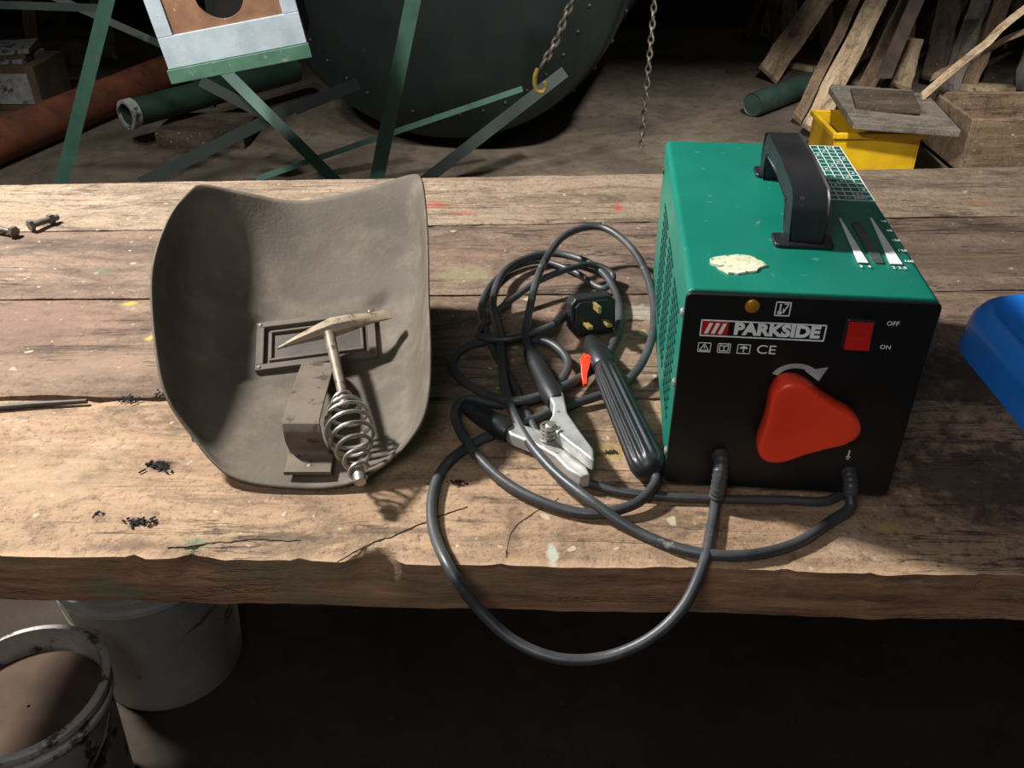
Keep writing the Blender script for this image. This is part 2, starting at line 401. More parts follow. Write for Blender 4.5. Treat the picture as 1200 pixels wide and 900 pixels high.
for line in ([(395, 657), (428, 641), (468, 624), (505, 610), (548, 592)], [(592, 652), (600, 622), (622, 603), (655, 584)], [(196, 642), (250, 636), (300, 632), (352, 634)]):
    pts = crs([P(u, v, .0006) for u, v in line], 12); g = G(); vs = []; fs = []
    for k, p in enumerate(pts):
        w_ = .0010*math.sin(math.pi*(k+.3)/(len(pts)+.3))*(.1+1.8*abs(noise.noise(p*170)))+.0001
        j = noise.noise(p*60)*.003+noise.noise(p*220)*.0014
        for sy, dz in ((-1, -.001), (-1, 0), (1, 0), (1, -.001)): vs.append(p+Vector((0, sy*w_+j, dz)))
    for k in range(len(pts)-1):
        for c in range(4): fs.append((k*4+c, k*4+(c+1) % 4, (k+1)*4+(c+1) % 4, (k+1)*4+c))
    g.add(vs, fs); g.obj('crack', m_crack, bench, smooth=False)

# ------------------------------------------------------------ welding machine
TH = math.radians(-5.5)
WO = Vector((.1318, .602, 0))
W, D, ZB, ZT = .184, .346, .009, .1925
weld = thing('welding_machine', 'green and black arc welding machine with red dial', 'welding machine', WO, TH)
FR = Matrix.Rotation(math.pi/2, 4, 'X')      # (x,y,z)->(x,-z,y)
g = G(); g.prism(rrect(0, ZB, W, ZT, .006), -D, .001, FR)
housing = g.obj('housing', m_green, weld, keep=False, bevel=.0012)
g = G()
for c in range(3):
    for r in range(12):
        for k in range(5):
            g.box((-.0002, .045+c*.085+k*.013, .045+r*.0095), (.0012, .0085, .0035))
o = g.obj('vent', m_slot, housing, keep=False, smooth=False); o['kind'] = 'stuff'
for (y, z) in ((.012, .165), (.012, .10), (.012, .03), (.33, .165), (.33, .03)):
    g = G(); M = Matrix.Translation((0, y, z)) @ Matrix.Rotation(-math.pi/2, 4, 'Y')
    g.lathe([(.004, 0), (.004, .001), (.0028, .002), (.0005, .0022)], 14, M)
    g.obj('screw', m_steel, housing, keep=False)
g = G(); g.prism(rrect(-.001, ZB-.001, W+.001, ZT-.002, .005), .001, .0045, FR)
panel = g.obj('front_panel', m_black, weld, keep=False, bevel=.001)
pf = .0047
def FM(x, z, rot=0., dy=0.): return Matrix.Translation((x, -pf-dy, z)) @ FR @ Matrix.Rotation(rot, 4, 'Z')
g = G()
def fframe(x0, z0, x1, z1, t, m=0):
    for (cx, cz, w, h) in (((x0+x1)/2, z0+t/2, x1-x0, t), ((x0+x1)/2, z1-t/2, x1-x0, t), (x0+t/2, (z0+z1)/2, t, z1-z0), (x1-t/2, (z0+z1)/2, t, z1-z0)):
        g.box((cx, -pf, cz), (w, .0004, h), m=m)
def ln(a, b, t=.0007): g.line(a, b, t, pf-.0002, pf+.0002, FR)
lx0, lx1, lz0, lz1 = .0125, .106, .1542, .1686
fframe(lx0, lz0, lx1, lz1, .0010)
for k in range(3):
    x = .0158+k*.0052
    g.prism([(x, lz0+.0026), (x+.0027, lz0+.0026), (x+.0058, lz1-.0026), (x+.0031, lz1-.0026)], pf+.0002, pf+.0005, FR)
g.text('PARKSIDE', .0136, FM(.0698, .1614), bold=.0007, sx=1.07)
fframe(.0655, .1745, .0770, .1865, .0008)
g.lathe([(.0017, -.0002), (.0017, .0002)], 14, FM(.0693, .1775)); ln((.0693, .1775), (.0693, .1848), .0012)
ln((.0718, .1768), (.0752, .1848)); ln((.0718, .1848), (.0752, .1848)); ln((.0718, .1768), (.0718, .181))
for x in (.0125, .0275, .0425): fframe(x, .1400, x+.0100, .1485, .0006)
ln((.0140, .1414), (.0210, .1414)); ln((.0140, .1414), (.0175, .1474)); ln((.0210, .1414), (.0175, .1474)); ln((.0175, .1430), (.0175, .1455))
for (a_, b_) in (((.0293, .1418), (.0293, .1470)), ((.0357, .1418), (.0357, .1470)), ((.0293, .1418), (.0357, .1418)), ((.0325, .1418), (.0325, .1463)), ((.0293, .1470), (.0325, .1458)), ((.0357, .1470), (.0325, .1458))): ln(a_, b_)
g.prism([(.0443, .1446), (.0453, .1462), (.0475, .1473), (.0497, .1462), (.0507, .1446)], pf-.0001, pf+.0002, FR); ln((.0475, .1414), (.0475, .1446))
g.text('CE', .0110, FM(.0645, .1443), sx=1.15)
ln((.1455, .0535), (.1455, .0465), .0012); ln((.1435, .0465), (.1475, .0465)); ln((.1445, .0445), (.1465, .0445))
g.obj('front_lettering', m_white, panel, keep=False, smooth=False)
g = G(); g.text('OFF', .0052, FM(.153, .1722)); g.text('ON', .0052, FM(.152, .1518)); g.obj('switch_lettering', m_white, panel, keep=False, smooth=False)
g = G(); g.box(((lx0+.035)/2, -pf, (lz0+lz1)/2), (.035-lx0-.003, .0004, lz1-lz0-.0030)); g.obj('red_badge', m_dred, panel, keep=False, smooth=False)
g = G(); pts = [math.radians(160-k*10.5) for k in range(13)]
oc = (.0905, .118); vs = []; fs = []
for k, a in enumerate(pts):
    for rr in (.0135, .0185): vs.append((oc[0]+rr*1.05*math.cos(a), oc[1]+rr*.85*math.sin(a), pf))
for k in range(12): fs.append((2*k, 2*k+1, 2*k+3, 2*k+2))
g.add(vs, fs, 0, FR)
ae = pts[-1]; ex, ez = oc[0]+.017*math.cos(ae), oc[1]+.85*.016*math.sin(ae)
g.prism([(ex-.008, ez+.002), (ex+.009, ez+.006), (ex+.004, ez-.007)], pf-.0002, pf+.0002, FR)
g.obj('turn_arrow', m_arrow, panel, keep=False, smooth=False)
g = G(); g.lathe([(.0055, 0), (.0055, .002), (.004, .003), (.0005, .0035)], 20, FM(.0485, .182, 0, -.0008)); g.obj('indicator_lamp', m_amber, weld, keep=False)
g = G(); g.prism(rrect(.1185, .1502, .1400, .1755, .002), pf-.0006, pf+.0025, FR); sw = g.obj('power_switch', m_plastic, weld, keep=False, bevel=.0006)
g = G(); xa, xb = .1203, .1382
g.add([(xa, -.0070, .1520), (xb, -.0070, .1520), (xb, -.0115, .1520), (xa, -.0115, .1520),
       (xa, -.0070, .1628), (xb, -.0070, .1628), (xb, -.0090, .1628), (xa, -.0090, .1628),
       (xa, -.0070, .1738), (xb, -.0070, .1738), (xb, -.0080, .1738), (xa, -.0080, .1738)],
      [(3, 2, 6, 7), (7, 6, 10, 11), (0, 3, 7, 4), (4, 7, 11, 8), (2, 1, 5, 6), (6, 5, 9, 10), (0, 1, 2, 3), (11, 10, 9, 8)])
g.obj('rocker', m_dred, sw, keep=False, smooth=False)
kc = (.0990, .0880)
g = G(); g.lathe([(.017, 0), (.017, .007)], 32, FM(*kc)); 
dial = g.obj('dial', m_plastic, weld, keep=False)
g = G(); n = 72; levels = [(.004, .95), (.0050, .995), (.014, 1.), (.0185, .985), (.0205, .945), (.0212, .88), (.0210, .76), (.0198, .50), (.0190, .28), (.0187, .12)]
vs = []; fs = []
for (z, s_) in levels:
    for i in range(n):
        a = 2*math.pi*i/n
        c3 = math.cos(3*(a-math.radians(-4)))
        r = .0340*(1+.235*c3+.075*c3*c3)*s_
        vs.append((r*math.cos(a)*1.02, r*math.sin(a)*.98, z))
for k in range(len(levels)-1):
    for i in range(n):
        j = (i+1) % n; fs.append((k*n+i, k*n+j, (k+1)*n+j, (k+1)*n+i))
fs.append([(len(levels)-1)*n+i for i in range(n)]); fs.append(list(range(n))[::-1])
g.add(vs, fs, 0, FM(*kc))
g.obj('dial_knob', m_red, dial, keep=False, ang=60)
# carrying handle
hx = .101; hw = .0275
def hz(pts): return [(y, ZT+z) for y, z in pts]
g = G()
outer = [(.084, 0), (.086, .028), (.090, .038), (.100, .044), (.170, .047), (.240, .045), (.251, .039), (.255, .028), (.258, 0)]
inner = [(.236, 0), (.234, .018), (.229, .026), (.170, .029), (.122, .026), (.115, .018), (.112, 0)]
poly = hz(outer+inner); no = len(outer); vs = []
for xx in (hx-hw/2, hx+hw/2):
    for (y, z) in poly: vs.append((xx, y, z))
NP = len(poly); fs = [(i, (i+1) % NP, NP+(i+1) % NP, NP+i) for i in range(NP)]
ii = list(range(no, NP))[::-1]
q = [(0, 1, ii[1], ii[0]), (1, 2, ii[1]), (2, 3, ii[2], ii[1]), (3, 4, ii[3], ii[2]), (4, 5, ii[4], ii[3]), (5, 6, ii[5], ii[4]), (6, 7, ii[5]), (7, 8, ii[6], ii[5])]
for f in q: fs.append(tuple(f)); fs.append(tuple(NP+i for i in f)[::-1])
g.add(vs, fs)
handle = g.obj('carrying_handle', m_plastic, weld, keep=False, bevel=.0018, ang=45)
for (a_, b_, c_, d_) in ((-.026, .078, .022, .102), (-.020, .240, .020, .264)):
    g = G(); g.prism(rrect(hx+a_, b_, hx+c_, d_, .004), ZT, ZT+.004); g.obj('handle_foot', m_plastic, handle, keep=False, bevel=.001)
# top prints
zt = ZT+.0012
g = G()
tx0, tx1, ty0, ty1 = .126, .1805, .188, .340
rows = 14; cols = 7
for k in range(rows+1): g.box(((tx0+tx1)/2, ty0+(ty1-ty0)*k/rows, zt), (tx1-tx0, .0011, .0003))
for k in range(cols+1):
    yb0 = ty0 if k in (0, 3, cols) else ty0+(ty1-ty0)/rows
    g.box((tx0+(tx1-tx0)*k/cols, (yb0+ty1)/2, zt), (.0009, ty1-yb0, .0003))
for r in range(1, rows):
    for c in range(cols):
        if (r*5+c*3) % 4 == 0: g.box((tx0+(tx1-tx0)*(c+.5)/cols, ty0+(ty1-ty0)*(r+.5)/rows, zt), (.0026, .0026, .0003))
g.text('S', .011, Matrix.Translation((tx0+.012, ty0+.0054, zt+.0002)), bold=.0003)
g.text('1~ 230V', .0062, Matrix.Translation((tx1-.0155, ty0+.0054, zt+.0002)))
g.prism([(.1668, .147), (.1684, .147), (.1702, .054), (.1605, .054)][::-1], zt-.0003, zt+.0003)
g.prism([(.1396, .143), (.1410, .143), (.1440, .054), (.1360, .054)][::-1], zt-.0003, zt+.0003)
for k, t in enumerate(('55', '80', '100', '120', '160')):
    g.text(t, .0050, Matrix.Translation((.1765, .140-k*.020, zt+.0002)))
g.text('3  4', .0060, Matrix.Translation((.140, .047, zt+.0002))); g.text('2 2.5', .0058, Matrix.Translation((.166, .047, zt+.0002)))
g.obj('top_lettering', m_white, housing, keep=False, smooth=False)
g = G(); g.prism(rrect(.1485, .055, .157, .138, .003), ZT, ZT+.0013)
g.obj('current_gauge', m_gauge, weld, keep=False)
g = G(); poly = []
for i in range(30):
    a = 2*math.pi*i/30; r = 1+.16*noise.noise(Vector((math.cos(a)*1.3, math.sin(a)*1.3, 4)))+random.uniform(-.05, .05)
    poly.append((.041+.0195*r*math.cos(a)*(1.12 if math.sin(a) > -.2 else .82), .042+.0175*r*math.sin(a)))
g.prism(poly, ZT-.0002, ZT+.0016); g.obj('torn_sticker', m_sticker, weld, keep=False, smooth=False)
for (x, y) in ((.02, .03), (W-.02, .03), (.02, D-.03), (W-.02, D-.03)):
    g = G(); g.lathe([(.009, 0), (.010, .002), (.0095, .010)], 16, Matrix.Translation((x, y, 0))); g.obj('foot', m_plastic, weld, keep=False)
def wl(x, y, z): return Matrix.Translation(WO) @ Matrix.Rotation(TH, 4, 'Z') @ Vector((x, y, z))
for gi, (path, r) in enumerate((([(.043, 0, .040), (.043, -.010, .039), (.0425, -.018, .032), (.042, -.022, .020), (.0415, -.023, .010)], .0062),
                                ([(.150, 0, .030), (.150, -.008, .029), (.150, -.015, .024), (.150, -.019, .018)], .0060))):
    g = G(); pp = crs(path, 5); rr = [r*(1.2 if k < 3 else 1.+(.09 if k % 2 else -.04)) for k in range(len(pp))]
    g.tube(pp, rr, 14); g.obj('cable_gland', m_rubber, weld, keep=False)

# ------------------------------------------------------------ cables
rc = .0045
def px(lst): return [P(u, v, z) for (u, v, z) in lst]
holder = thing('electrode_holder', 'black ribbed electrode holder with red lever and long cable', 'electrode holder', P(740, 490, 0))
clamp = thing('ground_clamp', 'silver spring ground clamp with black grips and long cable', 'ground clamp', P(640, 500, 0))
plug = thing('power_plug', 'black three-pin mains plug with brass pins and cord', 'plug', P(693, 370, 0))

A = [wl(.0415, -.023, .012), wl(.041, -.026, .006)]+px([(832, 628, .006), (823, 665, .004)]) + \
    [PY(800, 712, .470), PY(762, 748, .455), PY(710, 770, .450), PY(655, 772, .450), PY(602, 751, .462), PY(560, 712, .478)] + \
    px([(528, 668, .010), (508, 622, .006), (507, 580, .005), (522, 545, .005), (558, 518, .005), (610, 497, .005), (665, 476, .006), (715, 458, .010), (748, 432, .016), (766, 385, .026), (762, 335, .036), (741, 292, .046),
        (704, 266, .050), (662, 276, .046), (634, 315, .036), (620, 365, .026), (616, 395, .020), (622, 416, .018)])
g = G(); g.tube(crs(A, 10), rc, 12); g.obj('cable', m_rubber, clamp)
B = [wl(.150, -.018, .019), wl(.1495, -.026, .010)]+px([(972, 612, .006), (930, 638, .005), (870, 651, .005), (805, 645, .005), (745, 622, .005), (690, 585, .014), (645, 548, .014), (612, 505, .014), (592, 455, .014),
        (586, 400, .015), (578, 350, .015), (598, 312, .015), (648, 297, .015), (700, 314, .015), (726, 358, .008), (712, 415, .006), (662, 452, .014), (600, 470, .014), (545, 448, .006), (530, 425, .005), (552, 404, .005), (600, 398, .008), (644, 402, .015), (666, 428, .014),
        (640, 462, .005), (590, 474, .005), (548, 468, .014), (533, 485, .014), (548, 520, .014), (588, 562, .008), (640, 590, .006), (695, 602, .006), (745, 590, .010), (768, 565, .014), (764, 548, .016)])
g = G(); g.tube(crs(B, 10), rc, 12); g.obj('cable', m_rubber, holder)
Mn = [wl(.10, .30, .0045), wl(.135, .18, .0045), wl(.158, .08, .0045), wl(.160, .02, .0045)]+px([(972, 586, .005), (920, 586, .005), (850, 585, .005), (765, 581, .005), (702, 570, .005), (655, 545, .005), (628, 505, .005), (604, 455, .005),
        (576, 405, .005), (564, 358, .005), (588, 322, .005), (630, 306, .006), (672, 318, .006), (706, 338, .006), (718, 322, .014), (690, 310, .022), (638, 326, .024), (604, 348, .016), (574, 372, .006), (560, 392, .014), (590, 398, .018), (625, 390, .022), (650, 380, .028)])
g = G(); g.tube(crs(Mn, 10), .0039, 12); g.obj('power_cord', m_rubber, plug)

# plug body: lying on edge, pins towards the bench front
pc = P(693, 368, .026)
PM = Matrix.Translation(pc) @ Matrix.Rotation(math.radians(14), 4, 'Z') @ Matrix.Rotation(math.radians(78), 4, 'X') @ Matrix.Scale(.98, 4)
g = G(); pl = [(-.026, -.014), (-.022, -.021), (.022, -.021), (.026, -.014), (.026, .015), (.020, .022), (-.020, .022), (-.026, .015)]
g.prism(pl, -.014, .008, PM); g.prism([(x*.84, y*.84) for x, y in pl], .008, .0110, PM)
g.obj('plug_body', m_plastic, plug, bevel=.002, bseg=2)
for (x, y, w, h) in ((-.011, -.006, .0060, .0036), (.011, -.006, .0060, .0036), (0, .013, .0036, .0078)):
    g = G(); g.box((x, y, .020), (w, h, .021), PM); g.obj('pin', m_brass, plug, smooth=False, bevel=.0005)
g = G(); g.tube([PM @ Vector((-.022, 0, -.003)), PM @ Vector((-.032, .001, -.003)), P(650, 380, .028)], [.0070, .0060, .0046], 12); g.obj('strain_relief', m_plastic, plug)

# electrode holder
h0, h1 = P(763, 553, .016), P(708, 430, .020)
Lh = (h1-h0).length; HM = along(h0, h1)
def flute(a, z): return 1+.07*math.cos(14*a) if .008 < z < Lh*.93 else 1.
prof = [(.006, -.004), (.0115, 0), (.0145, .005), (.0150, .012)]+[(.0150-.0024*t/8, .012+(Lh*.9-.012)*t/8) for t in range(1, 9)]+[(.0116, Lh*.95), (.0105, Lh)]
g = G(); g.lathe(prof, 112, HM, fn=flute); g.obj('grip', m_plastic, holder, ang=70)
hd = P(692, 398, .014)
g = G(); HM2 = along(h1, hd); L2 = (hd-h1).length
g.lathe([(.0105, -.002), (.0125, .004), (.0118, L2*.45), (.0095, L2*.75), (.0060, L2)], 20, HM2, fn=lambda a, z: 1+.10*abs(math.cos(a)))
for k in range(4):
    rk = .0132-.0011*k
    g.lathe([(rk-.001, L2*(.16+.17*k)), (rk+.0004, L2*(.19+.17*k)), (rk-.0014, L2*(.24+.17*k))], 20, HM2)
g.obj('jaw_head', m_plastic, holder)
g = G(); LM = frame(P(685, 418, .024), (1, .05, 0), (0, -.35, 1))
g.prism([(.005, .001), (-.001, .002), (-.005, -.004), (-.0048, -.013), (-.0058, -.026), (-.0045, -.037), (-.001, -.037), (.0005, -.024), (.0036, -.015), (.0055, -.008)], -.0028, .0028, LM)
g.tube([P(685, 420, .024), P(700, 420, .022)], .003, 8)
g.obj('release_lever', m_red, holder, bevel=.0006)

# ground clamp
zc = .020
def pp2(lst, z): return [(P(u, v, z).x, P(u, v, z).y) for u, v in lst]
g = G(); g.prism(pp2([(642, 470), (652, 463), (660, 468), (665, 492), (680, 514), (695, 534), (696, 548), (690, 545), (679, 536), (668, 528), (654, 516), (640, 506), (647, 494), (648, 482)][::-1], zc+.003), zc-.002, zc+.011)
g.obj('jaw', m_clamp, clamp, bevel=.0018)
g = G(); g.prism(pp2([(590, 500), (594, 495), (614, 499), (636, 506), (656, 516), (672, 534), (688, 548), (692, 558), (681, 560), (664, 550), (650, 535), (624, 520), (598, 510)][::-1], zc-.004), zc-.016, zc-.0025)
g.obj('jaw', m_clamp, clamp, bevel=.0018)
g = G(); pv = P(645, 512, zc)
g.lathe([(.005, -.016), (.005, .013), (.0035, .0145)], 16, Matrix.Translation(pv)); 
hel = []
for k in range(60):
    a = k/60*2*math.pi*4; hel.append(pv+Vector((.0085*math.cos(a), .0085*math.sin(a), -.004+.018*k/60)))
g.tube(hel, .0011, 6); g.obj('pivot_spring', m_steel, clamp)
for (a_, b_) in (((652, 472, .024), (620, 412, .018)), ((596, 507, .012), (543, 474, .020))):
    p0, p1 = P(*a_), P(*b_); g = G(); n_ = 8
    g.tube([p0.lerp(p1, k/n_) for k in range(n_+1)], [.0090, .0108, .0110, .0100, .0100, .0096, .009, .008, .006], 16)
    g.obj('grip', m_plastic, clamp)

# ------------------------------------------------------------ welding shield
ctrl = [
 [(-.276, .624, .030), (-.240, .601, .010), (-.188, .594, .004), (-.140, .597, .006), (-.098, .615, .020)],
 [(-.310, .662, .070), (-.275, .657, .018), (-.190, .655, .004), (-.106, .650, .014), (-.073, .645, .058)],
 [(-.343, .764, .118), (-.314, .775, .044), (-.208, .785, .020), (-.104, .775, .040), (-.078, .756, .106)],
 [(-.354, .855, .137), (-.334, .878, .084), (-.222, .892, .058), (-.110, .885, .084), (-.087, .862, .138)],
 [(-.345, .935, .151), (-.300, .952, .132), (-.238, .966, .116), (-.155, .966, .134), (-.096, .944, .161)]]
rows_ = [crs([Vector(p) for p in r], 12) for r in ctrl]
cols_ = [crs([rows_[k][j] for k in range(5)], 12) for j in range(len(rows_[0]))]
ns = len(cols_); ntt = len(cols_[0])
def surf(s, t):
    fs_, ft_ = max(0, min(1, s))*(ns-1), max(0, min(1, t))*(ntt-1)
    i, j = min(ns-2, int(fs_)), min(ntt-2, int(ft_)); a, b_ = fs_-i, ft_-j
    return (cols_[i][j]*(1-a)+cols_[i+1][j]*a)*(1-b_)+(cols_[i][j+1]*(1-a)+cols_[i+1][j+1]*a)*b_
def surfn(s, t):
    e = .1
    return (surf(s+e, t)-surf(s-e, t)).cross(surf(s, t+e)-surf(s, t-e)).normalized()
s_, t_ = .52, .53
wn = surfn(s_, t_); wc = surf(s_, t_)+wn*.004
WF = frame(wc, Vector((1, .17, 0)), wn); WFi = WF.inverted()
sh = thing('welding_shield', 'dusty grey-brown hand-held welding shield lying hollow side up', 'welding shield', (-.2, .70, 0))
g = G(); vs = []; fs = []; NN = 72
for j in range(NN+1):
    for i in range(NN+1):
        a, b_ = 2*j/NN-1, 2*i/NN-1
        q = abs(a)**10*abs(b_)**10*(.045 if b_ > 0 else .075)
        p = surf((a*(1-q)+1)/2, (b_*(1-q)+1)/2)
        l = WFi @ p
        w_ = max(0., min(1., (1.32-max(abs(l.x)/.066, abs(l.y)/.040))/.3)); l.z *= (1-w_)
        p = WF @ l
        e_ = max(abs(a), abs(b_))**6
        p = p+Vector((noise.noise(p*9), noise.noise(p*9+Vector((5, 5, 5))), 0))*.0016*e_
        vs.append(p)
for j in range(NN):
    for i in range(NN):
        n_ = NN+1; fs.append((j*n_+i, (j+1)*n_+i, (j+1)*n_+i+1, j*n_+i+1))
g.add(vs, fs)
o = g.obj('shell', m_shield, sh, ang=80)
md = o.modifiers.new('s', 'SOLIDIFY'); md.thickness = .0022; md.offset = 1
WMx = frame(wc+wn*.0020, Vector((1, .17, 0)), wn)
def ringframe(g, w, h, t, z0, z1, M):
    for (cx, cy, a, b_) in ((0, -h/2+t/2, w, t), (0, h/2-t/2, w, t), (-w/2+t/2, 0, t, h-2*t), (w/2-t/2, 0, t, h-2*t)):
        g.box((cx, cy, (z0+z1)/2), (a, b_, z1-z0), M)
g = G(); ringframe(g, .122, .070, .008, 0, .006, WMx); ringframe(g, .096, .044, .003, 0, .0045, WMx)
wf = g.obj('window_frame', m_sframe, sh, bevel=.0008)
g = G(); g.box((0, 0, .0006), (.106, .054, .0012), WMx); g.obj('filter_glass', m_lens, sh, smooth=False)
for (x, y) in ((-.057, .031), (.057, .031), (-.057, -.031), (.057, -.031)):
    g = G(); g.lathe([(.002, 0), (.002, .0065), (.001, .007)], 10, WMx @ Matrix.Translation((x, y, 0)))
    g.obj('rivet', m_shaft, wf)
prof = [(.752, .021), (.749, .031), (.740, .038), (.724, .042), (.645, .043), (.633, .040), (.629, .030), (.631, .018), (.625, .0125), (.604, .0115)]
g = G(); pr = crs([Vector((0, y, z)) for y, z in prof], 4)
vs = []; fs = []; n_ = len(pr)
for k, p in enumerate(pr):
    t = (pr[min(k+1, n_-1)]-pr[max(k-1, 0)]).normalized(); nn = Vector((0, -t.z, t.y))
    f = k/(n_-1); xc = -.192+.016*f; hw_ = .0155+.002*f if f < .85 else .0200
    for (sx, off) in ((-hw_, 0), (hw_, 0), (hw_, .0022), (-hw_, .0022)):
        q = p+nn*(-off); vs.append((xc+sx, q.y, q.z))
for k in range(n_-1):
    for c in range(4):
        c2 = (c+1) % 4; fs.append((k*4+c, k*4+c2, (k+1)*4+c2, (k+1)*4+c))
fs.append((0, 1, 2, 3)); fs.append(tuple(4*(n_-1)+c for c in (3, 2, 1, 0)))
g.add(vs, fs); hb = g.obj('handle', m_shand, sh, bevel=.0007)
g = G(); g.lathe([(.003, 0), (.0026, .0018), (.001, .0026)], 12, Matrix.Translation((-.176, .614, .0122))); g.obj('rivet', m_shaft, hb)

# ------------------------------------------------------------ chipping hammer
ham = thing('chipping_hammer', 'steel chipping hammer with coiled spring grip lying in the shield', 'hammer', P(400, 470, .03))
a0, a1 = P(325, 409, .046), P(456, 363, .068)
HMx = frame((a0+a1)/2, a1-a0, (0, -.35, 1)); L = (a1-a0).length
g = G(); secs = [(-.5, .0010, .0010, -.003), (-.35, .0038, .0035, 0), (-.15, .0075, .007, .002), (0, .0100, .009, .003), (.15, .0088, .007, .002), (.32, .0064, .004, 0), (.47, .0066, .0016, -.002), (.5, .0064, .0008, -.002)]
vs = []; fs = []
for (t, hy, hz_, off) in secs:
    for k in range(8):
        a = 2*math.pi*(k+.5)/8; vs.append((t*L, off+hy*1.08*math.cos(a), hz_*1.08*math.sin(a)))
for k in range(len(secs)-1):
    for c in range(8):
        c2 = (c+1) % 8; fs.append((k*8+c, k*8+c2, (k+1)*8+c2, (k+1)*8+c))
fs.append(tuple(range(8))[::-1]); fs.append(tuple(8*(len(secs)-1)+c for c in range(8)))
g.add(vs, fs, 0, HMx); g.obj('hammer_head', m_hammer, ham, ang=30, bevel=.0006)
r0, r1 = P(386, 392, .057), P(404, 474, .050)
g = G(); g.tube([r0, r0.lerp(r1, .5), r1], [.0056, .0048, .0042], 12); g.obj('shaft', m_shaft, ham)
s0, s1 = P(402, 464, .0480), P(421, 560, .028)
ax = (s1-s0); SM = along(s0, s1); LS = ax.length
hel = []; turns = 8; nn = 28*turns
def sr(f):
    ks = [(0, .0065), (.12, .0130), (.3, .0195), (.46, .0205), (.65, .0155), (.85, .0090), (1, .0055)]
    for (a, ra), (b_, rb) in zip(ks, ks[1:]):
        if f <= b_: 
            t = (f-a)/(b_-a); t = t*t*(3-2*t)*.5+t*.5; return ra+(rb-ra)*t
    return .0055
for k in range(nn+1):
    f = k/nn; a = 2*math.pi*turns*f; hel.append(SM @ Vector((sr(f)*math.cos(a), sr(f)*math.sin(a), f*LS)))
g = G(); g.tube(hel, .0018, 8); g.obj('spring_grip', m_steel, ham)
g = G(); g.tube([s1-ax*.12, s1+ax*.05], .0052, 12); g.obj('end_ferrule', m_steel, ham)

# ------------------------------------------------------------ blue tray on the bench
g = G()
def rr3(r, z, ins): return [(x, y, z) for x, y in rrect(.486+ins, .45+ins, .95-ins, .885-ins, max(.005, r-ins), 10)]
lv = [(.0005, -.004), (.012, -.002), (.030, 0.), (.034, .001), (.042, .006), (.047, .014), (.048, .022), (.040, .030), (.038, .040), (.038, .06)]
vs = []; fs = []; n_ = len(rr3(.07, 0, 0))
for (z, ins) in lv: vs += rr3(.07, z, ins)
for k in range(len(lv)-1):
    for i in range(n_):
        j = (i+1) % n_; fs.append((k*n_+i, k*n_+j, (k+1)*n_+j, (k+1)*n_+i))
fs.append(list(range(n_))[::-1]); fs.append([(len(lv)-1)*n_+i for i in range(n_)])
g.add(vs, fs)
g.obj('plastic_tray', m_blue, origin=(.7, .66, 0), label='bright blue rounded plastic tray lying on the workbench', category='tray', ang=70)

# ------------------------------------------------------------ small bits
def bolt(p, q, label, r=.004):
    e = thing('bolt', label, 'bolt', P(*p[:2], 0), group='loose bolts on the bench')
    a, b_ = P(*p), P(*q); M = along(a, b_); L = (b_-a).length
    g = G(); g.lathe([(r*2, 0), (r*2, r*1.4)], 6, M); g.obj('bolt_head', m_chain, e)
    g = G(); g.lathe([(r, r*1.4)]+[(r*(1+.12*(k % 2)), r*1.4+(L-r*1.4)*k/14) for k in range(1, 15)], 10, M); g.obj('shank', m_chain, e)
    g = G(); g.lathe([(r*1.9, L*.68), (r*1.9, L*.68+r*1.6)], 6, M); g.obj('nut', m_chain, e)
bolt((34, 265, .008), (68, 254, .008), 'small rusty bolt with nut lying on the bench')
bolt((18, 272, .008), (-14, 266, .008), 'small rusty bolt with nut lying on the bench')
g = G(); g.tube([P(-30, 480, .003), P(40, 474, .003), P(102, 470, .003)], [.0028, .0030, .0024], 10)
g.obj('steel_rod', m_rod, origin=P(40, 475, .003), label='thin dark steel rod lying along the plank gap', category='rod')
for (u, v, s_) in ((188, 546, .010), (166, 612, .009), (192, 462, .009), (152, 468, .008), (538, 566, .006), (118, 602, .004), (715, 530, .005)):
    g = G(); c = P(u, v, s_*.12)
    for k in range(22):
        q = c+Vector((random.gauss(0, .7)*s_, random.gauss(0, .32)*s_, random.uniform(0, .1)*s_))
        M = Matrix.Translation(q) @ Matrix.Rotation(random.uniform(0, 3), 4, 'Z') @ Matrix.Rotation(random.uniform(-.3, .3), 4, 'X')
        g.box((0, 0, 0), (s_*random.uniform(.2, .9), s_*random.uniform(.08, .2), s_*.12), M)
    o = g.obj('charred_debris', m_char, origin=P(u, v, 0), smooth=False, label='small clump of black charred scraps on the bench', category='debris'); o['group'] = 'charred scraps on the bench'; o['kind'] = 'stuff'

# ------------------------------------------------------------ buckets under the bench
def bucket(x, y, r, h, label, fill, mat):
    e = thing('bucket', label, 'bucket', (x, y, FL), group='paint buckets under the bench')
    M = Matrix.Translation((x, y, FL))
    g = G(); g.lathe([(r*.84, 0), (r*.86, .003), (r*.97, h*.86), (r*.985, h*.87), (r*1.04, h*.875), (r*1.04, h*.90), (r*.99, h*.905), (r, h*.95), (r*1.05, h*.955), (r*1.06, h*.99), (r*1.03, h), (r*.97, h), (r*.955, h*.96), (r*.94, h*.8), (r*.90, h*fill-.001)], 48, M)
    g.obj('bucket_body', mat, e, ang=45)
    g = G(); g.lathe([(r*.899, h*fill), (r*.5, h*fill+.004), (r*.02, h*fill)], 40, M); g.obj('dried_paint', m_paint, e)
    g = G(); pts = []
    for k in range(13):
        a = math.pi*k/12; pts.append(Vector((x+r*1.07*math.cos(a), y-r*.9*math.sin(a)*.85-.01, FL+h*.86-.10*math.sin(a))))
    g.tube(pts, .0022, 6); g.obj('wire_handle', m_chain, e)
bucket(-.70, .83, .113, .29, 'small grimy white paint bucket with dried brown contents', .86, m_bucket2)
